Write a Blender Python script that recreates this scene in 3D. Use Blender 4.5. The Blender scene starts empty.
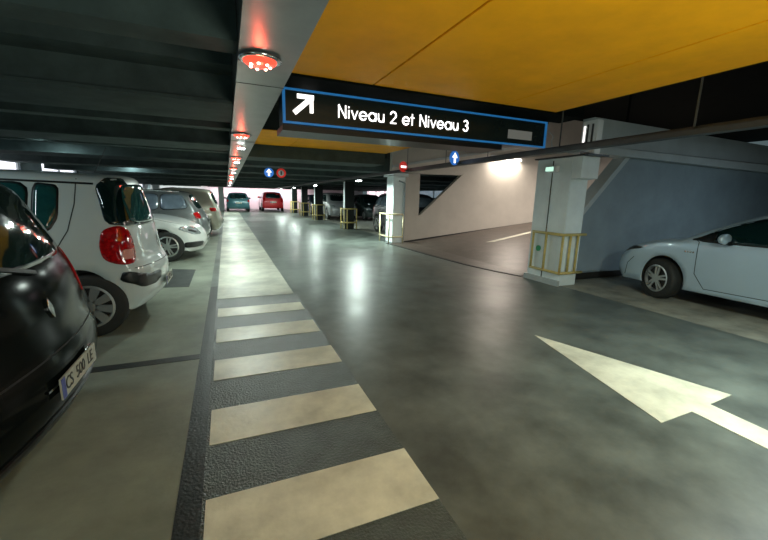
import bpy, bmesh, math, random
from mathutils import Vector, Matrix
from mathutils.bvhtree import BVHTree
from mathutils.geometry import delaunay_2d_cdt
random.seed(4)
SC = bpy.context.scene
COL = SC.collection
PI = math.pi

# ---------------------------------------------------------------- camera
cd = bpy.data.cameras.new('camera'); cam = bpy.data.objects.new('camera', cd); COL.objects.link(cam)
YAW, PIT, ROL, FPX = .40205, -.1954, .02577, 369.9
fw = Vector((math.sin(YAW)*math.cos(PIT), math.cos(YAW)*math.cos(PIT), math.sin(PIT)))
rt = Vector((math.cos(YAW), -math.sin(YAW), 0)); up = rt.cross(fw)
r2 = rt*math.cos(ROL) + up*math.sin(ROL); u2 = -rt*math.sin(ROL) + up*math.cos(ROL)
m = Matrix((r2, u2, -fw)).transposed().to_4x4(); m.translation = (0, 0, 1.5)
cam.matrix_world = m
cd.sensor_fit = 'HORIZONTAL'; cd.sensor_width = 36; cd.lens = 36*FPX/768; cd.clip_start = .02
SC.camera = cam
# ---------------------------------------------------------------- world, exposure
w = bpy.data.worlds.new('world'); SC.world = w; w.use_nodes = True
w.node_tree.nodes['Background'].inputs[0].default_value = (.10, .14, .15, 1)
w.node_tree.nodes['Background'].inputs[1].default_value = .5
SC.view_settings.view_transform = 'Standard'; SC.view_settings.look = 'None'
SC.view_settings.exposure = 0.65; SC.view_settings.gamma = 1.0; SC.view_settings.use_curve_mapping = False

def area(name, loc, sx, sy, power, color=(.93, 1, .95), rot=(0, 0, 0)):
    l = bpy.data.lights.new(name, 'AREA'); l.shape = 'RECTANGLE'; l.size = sx; l.size_y = sy
    l.energy = power; l.color = color
    o = bpy.data.objects.new(name, l); COL.objects.link(o); o.location = loc; o.rotation_euler = rot
    return o
COOL = (.84, 1, .91)
def beam_z(y): return 2.44 - .0132*y
def rail_z(y): return 2.145 - .006*y
# (y, power) of the white lamps hung under the lane beam; the first ones stand behind and above the camera
BEAM_LAMPS = [(-1.6, 30), (1.3, 0), (7.45, 48), (10.4, 26), (14.6, 30), (19, 30), (24, 34), (29, 34)]
RAIL_LAMPS = [(.75, 58), (11.4, 85), (17.7, 60), (23.6, 60), (29.6, 60)]
for y, p in BEAM_LAMPS:
    if p: area('beam_lamp_light', (.3, y, beam_z(y)-.075), .14, .14, p, COOL)
for y, p in RAIL_LAMPS:
    area('rail_lamp_light', (3.9, y, rail_z(y)-.14), .09, .3, p, COOL)
area('ramp_light', (9.45, 11.02, 2.93), 1.2, .08, 32, (1, .86, .74), (math.radians(-20), 0, 0))
area('ramp_light', (10.6, 7.6, 3.15), 1.2, 1.0, 150, (1, .86, .76))  # unseen fill added in the ramp void to brighten the cream wall
area('ramp_light', (18, 9.5, 3.5), 1.2, 1.2, 90, (1, .86, .76))  # second added fill, hidden farther up the ramp
area('added_fill_light', (1.7, -1.2, .8), 1.6, 1.0, 60, (.94, 1, .86), (math.radians(160), 0, 0))  # unseen fill added behind the camera, aimed up at the yellow ceiling
area('added_fill_light', (-2.6, -.6, .9), 1.2, 1.0, 10, (.70, 1, .97), (math.radians(155), 0, 0))  # weaker unseen fill added for the left ceiling beams
area('hall_lamp_light', (3.0, 38.3, 1.9), 9, .12, 115, (1, .84, .90), (math.radians(35), 0, 0))
area('hall_lamp_light', (2.5, 31, 2.02), 5, .12, 60, COOL)
area('hall_lamp_light', (-4.0, 38.3, 1.9), 4, .12, 35, (.80, 1, .96), (math.radians(35), 0, 0))
area('bay_fill_light', (-3.4, 3.7, 2.56), .1, 1.2, 14, (.75, .95, 1))  # unseen fill added to light the white hatchback's side
area('bay_fill_light', (-3.4, 10.4, 2.56), .1, 1.2, 16, (.75, .95, 1))  # added fill hidden behind the cross beams, lights the saloon
area('bay_fill_light', (-3.4, 17.4, 2.56), .1, 1.2, 30, (.75, .95, 1))  # added fill hidden over the far left bays
area('bay_fill_light', (9.2, 1.8, 2.9), 1.2, .1, 40, (.72, .9, 1))  # unseen fill added out of view for the wall behind the silver car
area('bay_fill_light', (9.0, 19.8, 2.52), .1, 1.2, 30, (.8, .95, 1))  # added fill hidden over the right bays

# ---------------------------------------------------------------- materials
def mat(name, col, rough=.6, metal=0, emis=None, es=0, coat=0, noise=0, nscale=3, bump=0, bscale=40, rvar=0, trans=0, spec=.5, col2=None):
    M = bpy.data.materials.new(name); M.use_nodes = True; nt = M.node_tree
    b = nt.nodes['Principled BSDF']; I = b.inputs
    I['Base Color'].default_value = (*col, 1); I['Roughness'].default_value = rough; I['Metallic'].default_value = metal
    I['Specular IOR Level'].default_value = spec
    if coat: I['Coat Weight'].default_value = coat; I['Coat Roughness'].default_value = .04
    if emis: I['Emission Color'].default_value = (*emis, 1); I['Emission Strength'].default_value = es
    if trans: I['Transmission Weight'].default_value = trans
    if noise or bump or rvar:
        tc = nt.nodes.new('ShaderNodeNewGeometry')
        n = nt.nodes.new('ShaderNodeTexNoise'); n.inputs['Scale'].default_value = nscale; n.inputs['Detail'].default_value = 8
        n.inputs['Roughness'].default_value = .62
        nt.links.new(tc.outputs['Position'], n.inputs['Vector'])
        if noise:
            r = nt.nodes.new('ShaderNodeValToRGB'); e = r.color_ramp.elements
            e[0].position = .32; e[1].position = .68
            c2 = col2 or col
            e[0].color = (*[c*(1-noise) for c in c2], 1); e[1].color = (*[min(1, c*(1+noise)) for c in col], 1)
            nt.links.new(n.outputs['Fac'], r.inputs['Fac']); nt.links.new(r.outputs['Color'], I['Base Color'])
        if rvar:
            mr = nt.nodes.new('ShaderNodeMapRange'); mr.inputs['From Min'].default_value = .3; mr.inputs['From Max'].default_value = .7
            mr.inputs['To Min'].default_value = rough-rvar; mr.inputs['To Max'].default_value = rough+rvar
            n3 = nt.nodes.new('ShaderNodeTexNoise'); n3.inputs['Scale'].default_value = 1.1; n3.inputs['Detail'].default_value = 6
            nt.links.new(tc.outputs['Position'], n3.inputs['Vector'])
            nt.links.new(n3.outputs['Fac'], mr.inputs['Value']); nt.links.new(mr.outputs['Result'], I['Roughness'])
        if bump:
            n2 = nt.nodes.new('ShaderNodeTexNoise'); n2.inputs['Scale'].default_value = bscale; n2.inputs['Detail'].default_value = 4
            nt.links.new(tc.outputs['Position'], n2.inputs['Vector'])
            bp = nt.nodes.new('ShaderNodeBump'); bp.inputs['Strength'].default_value = bump; bp.inputs['Distance'].default_value = .01
            nt.links.new(n2.outputs['Fac'], bp.inputs['Height']); nt.links.new(bp.outputs['Normal'], I['Normal'])
    return M
M = {}
M['lane'] = mat('lane_resin', (.110, .128, .115), .37, noise=.42, nscale=2.2, bump=.05, bscale=18, rvar=.05, spec=.6)
M['walk'] = mat('walk_asphalt', (.062, .080, .072), .30, noise=.3, nscale=7, bump=.9, bscale=70, spec=.6)
M['bayl'] = mat('bay_concrete', (.27, .30, .24), .40, noise=.22, nscale=1.3, bump=.12, bscale=25, rvar=.08, col2=(.20, .225, .18))
M['bayr'] = mat('bay_concrete_right', (.30, .30, .25), .5, noise=.4, nscale=2.3, bump=.15, bscale=25)
M['cream'] = mat('cream_floor_paint', (.74, .74, .60), .42, noise=.16, nscale=2.8, bump=.12, bscale=30, rvar=.08, col2=(.60, .60, .48))
M['cream2'] = mat('greyer_cream_floor_paint', (.50, .50, .41), .40, noise=.22, nscale=1.9, bump=.10, bscale=30, rvar=.08, col2=(.36, .37, .32))  # greyer cream for the long walkway band
M['black_line'] = mat('black_floor_paint', (.022, .027, .027), .4, noise=.3, nscale=8, bump=.3, bscale=60)
M['patchm'] = mat('dark_patch', (.05, .058, .055), .5, noise=.3, nscale=6, bump=.3, bscale=40)
M['ramp'] = mat('ramp_asphalt', (.085, .068, .056), .38, noise=.3, nscale=3, bump=.3, bscale=40, spec=.6)
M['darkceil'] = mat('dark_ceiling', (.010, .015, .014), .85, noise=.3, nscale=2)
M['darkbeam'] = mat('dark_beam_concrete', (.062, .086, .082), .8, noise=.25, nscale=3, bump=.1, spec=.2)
M['void'] = mat('void_black', (.003, .005, .0045), .9, noise=.2, spec=.05)  # near black puts the darkness of the unlit void into the colour
M['beam'] = mat('grey_steel_beam', (.32, .33, .33), .34, metal=.75, noise=.10, nscale=4, bump=.06, bscale=8)
M['yellow'] = mat('yellow_panel', (.92, .40, .002), .6, spec=.25, noise=.10, nscale=2.5, bump=.04, bscale=30)
M['creamwall'] = mat('cream_wall', (.62, .59, .52), .65, noise=.06, nscale=2, bump=.08)
M['bluewall'] = mat('blue_grey_wall', (.24, .30, .33), .6, noise=.10, nscale=2, bump=.08)
M['palewall'] = mat('pale_grey_wall', (.45, .50, .50), .6, noise=.08, nscale=2, bump=.05)
M['pillar'] = mat('pillar_paint', (.82, .92, .94), .5, noise=.07, nscale=3, bump=.05)
M['joint'] = mat('joint_dark', (.02, .03, .03), .6, noise=.1)
M['pillarblack'] = mat('black_pillar_face', (.006, .010, .009), .4, noise=.2)  # near black shaft colour; the lane side carries a pale plate
M['skirt'] = mat('dark_skirting', (.035, .035, .033), .5, noise=.2)
M['farwall'] = mat('far_wall_paint', (.78, .70, .71), .6, noise=.05)
M['guard'] = mat('yellow_guard_paint', (.62, .50, .18), .4, noise=.15, nscale=12)
M['guardcream'] = mat('cream_guard_paint', (.62, .56, .36), .4, noise=.15, nscale=12)
M['rail'] = mat('rail_dark_steel', (.055, .065, .068), .45, metal=.4, noise=.15, nscale=9)
M['black'] = mat('black_plastic', (.008, .010, .010), .35, noise=.1)
M['underbody'] = mat('underbody_black', (.004, .004, .004), .7, noise=.1)
M['signblack'] = mat('sign_black_face', (.012, .020, .019), .25, noise=.1)
M['signcase'] = mat('sign_case_blue', (.02, .07, .12), .35, metal=.3, noise=.1)
M['blueled'] = mat('blue_led_frame', (.02, .2, .6), .3, emis=(.03, .22, .55), es=.22, noise=.05)
M['signwhite'] = mat('sign_letters_lit', (.9, .9, .9), .4, emis=(1, .96, .93), es=1.0, noise=.02)
M['signgrey'] = mat('sign_grey_patch', (.14, .15, .14), .5, emis=(.1, .1, .09), es=.5, noise=.05)
M['lamp'] = mat('lamp_diffuser_lit', (1, 1, 1), .4, emis=(.92, 1, .98), es=14, noise=.01)
M['lampwarm'] = mat('lamp_diffuser_warm', (1, 1, 1), .4, emis=(1, .93, .86), es=6, noise=.01)
M['redlit'] = mat('red_lamp_lens', (.7, .03, .02), .12, emis=(1, .06, .03), es=1.3, noise=.05, coat=.5)
M['redcore'] = mat('red_lamp_bulb', (1, .3, .2), .2, emis=(1, .30, .22), es=9, noise=.02)
M['chrome'] = mat('chrome', (.75, .78, .78), .15, metal=1, noise=.03)
M['window'] = mat('daylight_pane', (.8, .8, .85), .3, emis=(.90, .90, 1.0), es=.95, noise=.05)
M['windowdim'] = mat('dim_pane', (.2, .25, .28), .3, emis=(.16, .22, .26), es=.5, noise=.05)
M['windowblue'] = mat('blue_pane', (.5, .7, .9), .3, emis=(.40, .62, .80), es=.5, noise=.05)
M['windowpink'] = mat('daylight_pane_pink', (.9, .8, .85), .3, emis=(1, .80, .86), es=1.0, noise=.05)
M['glass'] = mat('car_glass', (.004, .016, .016), .05, coat=.6, noise=.05, spec=.9)
M['glassteal'] = mat('car_glass_teal', (.012, .075, .075), .05, coat=.6, noise=.3, nscale=5, spec=.9)  # teal base colour stands in for reflections in the panes
M['glassblue'] = mat('car_glass_blue', (.16, .21, .26), .08, coat=.6, noise=.3, nscale=2, spec=.9)  # pale base also stands in for a reflection on the tall car's windscreen
M['tyre'] = mat('tyre_rubber', (.018, .020, .018), .7, noise=.2, nscale=20)
M['rim'] = mat('rim_alloy', (.52, .55, .54), .28, metal=.75, noise=.05)
M['rimdark'] = mat('rim_dark', (.02, .02, .02), .4, noise=.1)
M['redlens'] = mat('tail_light_red', (.42, .006, .008), .08, coat=1, noise=.5, nscale=30)
M['redclear'] = mat('tail_light_clear', (.8, .35, .30), .1, coat=1, noise=.1)
M['headlens'] = mat('headlight_lens', (.50, .56, .56), .08, metal=.5, coat=1, noise=.35, nscale=25)
M['plate'] = mat('plate_dimmed_white', (.40, .41, .34), .4, noise=.1, nscale=20)  # white darkened in the colour to stand in for dimmer light there
M['plateblue'] = mat('plate_blue_band', (.05, .07, .30), .4, noise=.05)
M['ink'] = mat('plate_ink', (.02, .02, .02), .5, noise=.05)
M['white'] = mat('white_paint_sign', (.8, .82, .82), .4, noise=.03)
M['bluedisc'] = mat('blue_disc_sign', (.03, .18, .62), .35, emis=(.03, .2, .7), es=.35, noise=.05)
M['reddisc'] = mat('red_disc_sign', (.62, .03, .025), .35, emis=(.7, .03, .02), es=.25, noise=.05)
M['exitlens'] = mat('emergency_lens', (.6, .9, .75), .3, emis=(.6, 1, .8), es=.6, noise=.05)
M['green'] = mat('green_disc_sign', (.05, .45, .22), .4, noise=.05)
def paint(name, c, metal=0, rough=.36, coat=.9): return mat(name, c, rough, metal=metal, coat=coat, noise=.04, nscale=1.2)
M['p_black'] = paint('paint_black', (.003, .0045, .004), 0, .12, 0)
M['p_black'].node_tree.nodes['Principled BSDF'].inputs['Specular IOR Level'].default_value = .2
M['p_black'].node_tree.nodes['Principled BSDF'].inputs['IOR'].default_value = 1.24
M['p_white'] = paint('paint_white', (.58, .68, .68))
M['p_audi'] = paint('paint_pearl_white', (.66, .69, .66))
M['p_silver'] = paint('paint_silver_blue', (.44, .57, .66), .35)
M['p_grey'] = paint('paint_warm_grey', (.17, .19, .19), .4)
M['p_beige'] = paint('paint_beige_silver', (.36, .36, .29), .35)
M['p_suv'] = paint('paint_dark_slate', (.035, .040, .055), .2)
M['p_dark'] = paint('paint_dark_green', (.015, .03, .028), .2)
M['p_silver2'] = paint('paint_light_silver', (.42, .44, .45), .3)
M['p_teal'] = paint('paint_teal', (.03, .11, .13), .2)
M['p_red'] = paint('paint_red', (.50, .015, .02))
M['p_navy'] = paint('paint_navy', (.02, .03, .05), .2)

# ---------------------------------------------------------------- helpers
def link(name, bm, ms, parent=None, smooth=False, loc=None):
    me = bpy.data.meshes.new(name); bm.normal_update(); bm.to_mesh(me); bm.free()
    for q in (ms if isinstance(ms, (list, tuple)) else [ms]): me.materials.append(q)
    if smooth:
        for p in me.polygons: p.use_smooth = True
    o = bpy.data.objects.new(name, me); COL.objects.link(o)
    if parent: o.parent = parent
    if loc: o.location = loc
    return o
def tag(o, label, cat, group=None):
    o['label'] = label; o['category'] = cat
    if group: o['group'] = group
    return o
def thing(name, label, cat, loc=(0, 0, 0), rz=0, group=None):
    o = bpy.data.objects.new(name, None); COL.objects.link(o); o.location = loc; o.rotation_euler = (0, 0, rz)
    o.empty_display_size = .1
    return tag(o, label, cat, group)
def struct(name, bm, ms, parent=None, smooth=False):
    o = link(name, bm, ms, parent, smooth)
    if not parent: o['kind'] = 'structure'
    return o
def copy_tree(o, parent=None):
    c = o.copy(); COL.objects.link(c)
    if parent: c.parent = parent
    for ch in o.children: copy_tree(ch, c)
    return c
def box(bm, x0, x1, y0, y1, z0, z1, bev=0, mi=0):
    r = bmesh.ops.create_cube(bm, size=1, matrix=Matrix.Translation(((x0+x1)/2, (y0+y1)/2, (z0+z1)/2)) @ Matrix.Diagonal((x1-x0, y1-y0, z1-z0, 1)))
    fs = {f for v in r['verts'] for f in v.link_faces}
    for f in fs: f.material_index = mi
    if bev:
        es = {e for v in r['verts'] for e in v.link_edges}
        q = bmesh.ops.bevel(bm, geom=list(es), offset=bev, segments=2, affect='EDGES')
        for f in q['faces']: f.material_index = mi
    return bm
def B(*a, **k): return box(bmesh.new(), *a, **k)
def tube(bm, p0, p1, r, n=12, mi=0):
    p0 = Vector(p0); p1 = Vector(p1); d = p1-p0
    q = d.to_track_quat('Z', 'Y').to_matrix().to_4x4(); q.translation = (p0+p1)/2
    res = bmesh.ops.create_cone(bm, cap_ends=True, segments=n, radius1=r, radius2=r, depth=d.length, matrix=q)
    for f in {f for v in res['verts'] for f in v.link_faces}: f.material_index = mi
    return bm
def bar(bm, p0, p1, wd, h):
    p0 = Vector(p0); p1 = Vector(p1); d = (p1-p0); q = d.to_track_quat('Y', 'Z').to_matrix().to_4x4(); q.translation = (p0+p1)/2
    bmesh.ops.create_cube(bm, size=1, matrix=q @ Matrix.Diagonal((wd, d.length, h, 1)))
    return bm
def prism(bm, pts, axis, a, b, mi=0):
    """extrude a 2D polygon along axis (0,1,2) from a to b"""
    def P(u, v, t): return {0: (t, u, v), 1: (u, t, v), 2: (u, v, t)}[axis]
    A = [bm.verts.new(P(u, v, a)) for u, v in pts]; Bv = [bm.verts.new(P(u, v, b)) for u, v in pts]
    fs = [bm.faces.new(A), bm.faces.new(Bv[::-1])]
    n = len(pts)
    for i in range(n): fs.append(bm.faces.new((A[i], Bv[i], Bv[(i+1) % n], A[(i+1) % n])))
    for f in fs: f.material_index = mi
    bmesh.ops.recalc_face_normals(bm, faces=fs)
    return bm
def lathe(bm, prof, n=24, axis='z', c=(0, 0, 0), mi=0, caps=True):
    rings = []
    for r, h in prof:
        ring = []
        for i in range(n):
            a = 2*PI*i/n
            p = (r*math.cos(a), r*math.sin(a), h) if axis == 'z' else (r*math.cos(a), h, r*math.sin(a))
            ring.append(bm.verts.new(Vector(p)+Vector(c)))
        rings.append(ring)
    fs = []
    for a, b in zip(rings, rings[1:]):
        for i in range(n): fs.append(bm.faces.new((a[i], a[(i+1) % n], b[(i+1) % n], b[i])))
    if caps:
        for ring in (rings[0], rings[-1]): fs.append(bm.faces.new(ring))
    for f in fs: f.material_index = mi
    bmesh.ops.recalc_face_normals(bm, faces=fs)
    return bm

# ---------------------------------------------------------------- floor
bm = bmesh.new()
def quad(bm, x0, x1, y0, y1, z, mi):
    f = bm.faces.new([bm.verts.new(p) for p in ((x0, y0, z), (x1, y0, z), (x1, y1, z), (x0, y1, z))]); f.material_index = mi
quad(bm, -6.2, -.30, -4, 39.5, 0, 2)
quad(bm, -.30, .92, -4, 5.62, 0, 1)
quad(bm, -.30, .92, 5.62, 39.5, 0, 0)
quad(bm, .92, 5.5, -4, 39.5, 0, 0)
quad(bm, 5.5, 14, -4, 5.05, 0, 3)
quad(bm, 5.5, 14, 11.35, 39.5, 0, 3)
box(bm, -6.2, 14, -4, 39.5, -.3, -.02)
struct('floor', bm, [M['lane'], M['walk'], M['bayl'], M['bayr']])
# ramp surface between the two ramp walls, rising away from the lane
kerb = [(4.80, 11.12), (4.85, 10.5), (4.90, 9.6), (4.93, 8.7), (4.99, 7.8), (5.08, 6.9), (5.22, 6.2), (5.40, 5.62)]
bm = bmesh.new()
SL = .124
def rz_(x): return max(.006, SL*(x-5.45)+.006) if x < 22 else SL*(22-5.45)
top = [bm.verts.new((x, y, .006)) for x, y in kerb]
for xx in (5.6, 6.4, 8, 12, 16, 20, 24):
    row = [bm.verts.new((xx, y, rz_(xx))) for x, y in kerb]
    for i in range(len(kerb)-1): bm.faces.new((top[i], top[i+1], row[i+1], row[i]))
    top = row
bmesh.ops.recalc_face_normals(bm, faces=bm.faces[:])
struct('floor', bm, M['ramp'])
bm = bmesh.new()
for (a, b) in zip(kerb, kerb[1:]): bar(bm, (a[0], a[1], .008), (b[0], b[1], .008), .10, .012)
struct('trim_1', bm, M['skirt'])

# floor markings
def marking(name, pts, label, cat='floor marking', group=None, m='cream', z=.004):
    b = prism(bmesh.new(), pts, 2, .0005, z); return tag(link(name, b, M[m]), label, cat, group)
ords = ['nearest the camera at the bottom edge', 'second from the camera', 'third from the camera', 'fourth from the camera', 'fifth from the camera']
for i, (a, b) in enumerate([(1.37, 1.78), (2.22, 2.62), (3.07, 3.47), (3.91, 4.32), (4.77, 5.13)]):
    marking('crosswalk_stripe', [(-.17, a), (.92-.006*i, a), (.92-.006*i, b), (-.17, b)], 'cream painted walkway stripe, '+ords[i], group='cream walkway stripes')
marking('painted_walkway', [(-.19, 5.62), (.89, 5.62), (.89, 33), (-.19, 33)], 'long solid cream painted walkway band running to the far wall', m='cream2')
marking('painted_arrow', [(3.15, 3.0), (2.72, 1.38), (3.09, 1.39), (2.98, -.6), (3.23, -.6), (3.34, 1.40), (3.68, 1.42)], 'large cream arrow painted on the grey lane pointing ahead', 'arrow marking')
marking('black_line', [(-.30, -1.5), (-.175, -1.5), (-.20, 6.42), (-.30, 6.42)], 'black painted line bordering the walkway stripes on the left', m='black_line', z=.003)
marking('bay_line', [(-5.6, 3.56), (-.301, 3.56), (-.301, 3.67), (-5.6, 3.67)], 'black painted bay line between the black car and the white hatchback', m='black_line', z=.003)
marking('floor_patch', [(-1.05, 6.60), (-.62, 6.52), (-.62, 8.0), (-1.05, 8.19)], 'dark rectangular patch on the pale floor beside the white hatchback', 'floor patch', m='patchm', z=.003)  # plain dark rectangle on the bay floor
b = prism(bmesh.new(), [(7.2, 9.1), (7.4, 8.95), (9.4, 9.35), (9.3, 9.5)], 2, 0, .004)  # pale sliver laid along the ramp slope
for v in b.verts: v.co.z += rz_(v.co.x)+.002
tag(link('ramp_line', b, M['cream']), 'faint pale line across the brown ramp', 'floor marking')

# ---------------------------------------------------------------- ceilings and beams
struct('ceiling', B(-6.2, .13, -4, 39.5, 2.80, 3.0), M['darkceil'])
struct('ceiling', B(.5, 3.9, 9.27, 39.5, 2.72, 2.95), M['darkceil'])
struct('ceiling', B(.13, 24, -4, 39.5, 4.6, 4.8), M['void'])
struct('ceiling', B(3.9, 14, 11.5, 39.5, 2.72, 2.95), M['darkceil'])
k = 3
# dark cross beams over the left bays: flange, web face and bottom lip
ys = [(1.0, 1.9), (4.43, 5.52), (7.86, 8.95), (11.3, 12.4), (14.7, 15.8), (18.1, 19.2), (21.5, 22.6), (24.9, 26), (28.3, 29.4), (31.7, 32.8)]
for y0, y1 in ys:
    z = 2.40 - max(0, y0-6)*.0145
    bm = B(-6.2, .12, y0, y1, z, 2.80)
    box(bm, -6.2, .12, y0-.05, y0, z-.005, z+.03)
    box(bm, -6.2, .12, y0-.35, y0, 2.68, 2.80)
    box(bm, -6.2, .12, y1+.9, y1+1.15, z+.06, 2.80)
    struct('trim_%d' % k, bm, M['darkbeam']); k += 1
for y0, y1 in [(9.3, 10.3), (11.6, 12.5), (14.7, 15.8), (18.1, 19.2), (21.5, 22.6), (24.9, 26), (28.3, 29.4), (31.7, 32.8)]:
    z = 2.33 - (y0-9)*.013
    bm = B(.5, 3.9 if y0 < 11 else 13.6, y0, y1, z, 2.72)
    box(bm, .5, 3.9 if y0 < 11 else 13.6, y1+.9, y1+1.1, z+.08, 2.72)
    struct('trim_%d' % k, bm, M['darkbeam']); k += 1
struct('trim_%d' % k, B(-6.2, 13.6, 33, 33.3, 1.97, 2.8), M['darkbeam']); k += 1
# the dark cross beam that carries the sign, and the one behind the far yellow panel
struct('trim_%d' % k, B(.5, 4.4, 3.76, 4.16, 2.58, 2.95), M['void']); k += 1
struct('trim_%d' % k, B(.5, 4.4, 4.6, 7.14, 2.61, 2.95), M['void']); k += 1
# grey lane beam
bm = bmesh.new()
vs = []
for y in (-3.5, 34): vs += [bm.verts.new((x, y, z)) for x, z in ((.125, beam_z(y)), (.505, beam_z(y)), (.505, 2.95), (.125, 2.95))]
for a in ((0, 1, 5, 4), (1, 2, 6, 5), (2, 3, 7, 6), (3, 0, 4, 7), (0, 3, 2, 1), (4, 5, 6, 7)): bm.faces.new([vs[i] for i in a])
bmesh.ops.recalc_face_normals(bm, faces=bm.faces[:])
for y in (1.0, 3.5, 6.9, 10.3, 13.8): box(bm, .122, .508, y, y+.008, beam_z(y)-.003, beam_z(y)+.02, mi=1)
struct('trim_%d' % k, bm, [M['beam'], M['joint']]); k += 1
# yellow ceiling panels
def panel(x0, x1, y0, y1, label): return tag(link('ceiling_panel', B(x0, x1, y0, y1, 2.60, 2.64, bev=.004), M['yellow']), label, 'ceiling panel', 'yellow ceiling panels')
panel(.507, 1.425, -3, 3.755, 'yellow ceiling panel beside the grey beam above the sign')
panel(1.437, 3.055, -3, 3.755, 'wide yellow ceiling panel in the middle between two seams')
panel(3.067, 3.90, -3, 3.755, 'narrow yellow ceiling panel on the right edge over the rail')
panel(.507, 1.425, 7.15, 9.25, 'small yellow panel beyond the sign beside the grey beam')
panel(1.437, 3.90, 7.15, 9.25, 'broad yellow panel beyond the sign reaching the ramp')

# housings added for the unseen fills over the ramp and behind the camera; far hall lamps
for x, y, z, sx, sy in [(10.6, 7.6, 3.15, 1.2, 1.0), (18, 9.5, 3.5, 1.2, 1.2)]:
    bm = B(x-sx/2-.03, x+sx/2+.03, y-sy/2-.03, y+sy/2+.03, z+.01, z+.07); box(bm, x-.02, x+.02, y-.02, y+.02, z+.07, 4.6)
    struct('trim_%d' % k, bm, M['void']); k += 1  # housing and stem put in over an unseen ramp fill
for x, y, sx in [(1.7, -1.2, .8), (-2.6, -.6, .6)]:
    struct('trim_%d' % k, B(x-sx, x+sx, y-.5, y+.5, 0, .55, bev=.02), M['darkbeam']); k += 1  # box put in under an unseen fill behind the camera
for x, y, sx in [(3.0, 38.3, 4.5), (2.5, 31, 2.5), (-4.0, 38.3, 1.95)]:
    z = 2.03 if y < 35 else 1.99
    bm = B(x-sx, x+sx, y-.08, y+.08, z, z+.05); box(bm, x-.03, x+.03, y-.03, y+.03, z+.05, 2.72)
    struct('trim_%d' % k, bm, M['darkbeam']); k += 1

# ---------------------------------------------------------------- walls
struct('wall_left', B(-6.4, -6.2, -4, 39.5, 0, 1.72), M['palewall'])
struct('wall_left', B(-6.4, -6.2, -4, 39.5, 2.55, 3.0), M['darkbeam'])
wn = 1
for y0, y1, mm in [(4, 7.3, 'windowblue'), (7.6, 10.9, 'windowblue'), (11.2, 12.9, 'window'), (13.1, 14.8, 'window'), (15.0, 16.3, 'window'), (17.9, 21.4, 'window'), (22.4, 27.9, 'window'), (29, 36.5, 'window')]:
    bm = B(-6.33, -6.30, y0, y1, 1.72, 2.55)
    o = struct('window_%d' % wn, bm, M[mm]); wn += 1
    bm = bmesh.new(); n = max(1, int((y1-y0)/1.3))
    for j in range(n+1):
        yy = y0+(y1-y0)*j/n; box(bm, -6.30, -6.24, yy-.03, yy+.03, 1.72, 2.55)
    box(bm, -6.30, -6.24, y0, y1, 1.72, 1.77); box(bm, -6.30, -6.24, y0, y1, 2.5, 2.55)
    link('window_frame', bm, M['palewall'], o)
prev = -4
for y0, y1 in [(4, 7.3), (7.6, 10.9), (11.2, 12.9), (13.1, 14.8), (15.0, 16.3), (17.9, 21.4), (22.4, 27.9), (29, 36.5), (39.5, 39.5)]:
    struct('wall_left', B(-6.4, -6.2, prev, y0, 1.72, 2.55), M['bluewall']); prev = y1
struct('wall_far', B(-6.2, 14, 39.5, 39.7, 0, 2.8), M['farwall'])
struct('wall_near', B(-6.2, 24, -4.2, -4, 0, 4.7), M['darkceil'])
struct('wall_right', B(14, 14.2, -4, 5, 0, 4.7), M['void'])  # near black colour keeps the unlit right side dark
struct('wall_right', B(13.4, 13.6, 11.5, 39.5, 2.0, 2.8), M['darkbeam'])
struct('wall_right', B(13.4, 13.6, 11.5, 39.5, 0, 1.0), M['palewall'])
struct('window_%d' % wn, B(13.46, 13.5, 12, 25.6, 1.0, 2.0), M['windowdim']); wn += 1
o = struct('window_%d' % wn, B(13.46, 13.5, 25.6, 36.6, 1.0, 2.0), M['windowpink']); wn += 1
bm = bmesh.new()
for j in range(12): box(bm, 13.40, 13.46, 12+j*2.2, 12.08+j*2.2, 1.0, 2.0)
link('window_frame', bm, M['palewall'], o)
# pale blue glowing rectangle on the far wall
struct('window_%d' % wn, B(4.4, 5.3, 39.43, 39.49, .95, 1.8), M['windowblue']); wn += 1

# ramp wall A (far side of the ramp) with its triangular opening
YA = 11.2
bm = bmesh.new()
prism(bm, [(5.95, 0), (24, 0), (24, 4.6), (14, 4.6), (7.75, 2.42), (6.05, .92), (5.95, .92)], 1, YA, YA+.18)
prism(bm, [(4.95, 2.26), (7.6, 2.30), (7.75, 2.42), (14, 4.6), (4.95, 4.6)], 1, YA, YA+.18)
prism(bm, [(5.45, 0), (5.95, 0), (5.95, .92), (5.98, .95), (5.98, 2.29), (5.45, 2.29)], 1, YA, YA+.18)
struct('wall_ramp', bm, M['creamwall'])
bm = prism(bmesh.new(), [(4.95, 2.42), (8.7, 3.12), (11, 3.6), (11, 3.7), (8.7, 3.22), (4.95, 2.5)], 1, YA-.07, YA)
struct('trim_%d' % k, bm, M['palewall']); k += 1
bm = prism(bmesh.new(), [(5.46, 0), (5.46, .05), (24, rz_(21.9)+.1), (24, 0)], 1, YA-.03, YA)
struct('baseboard_ramp', bm, M['skirt'])
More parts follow.
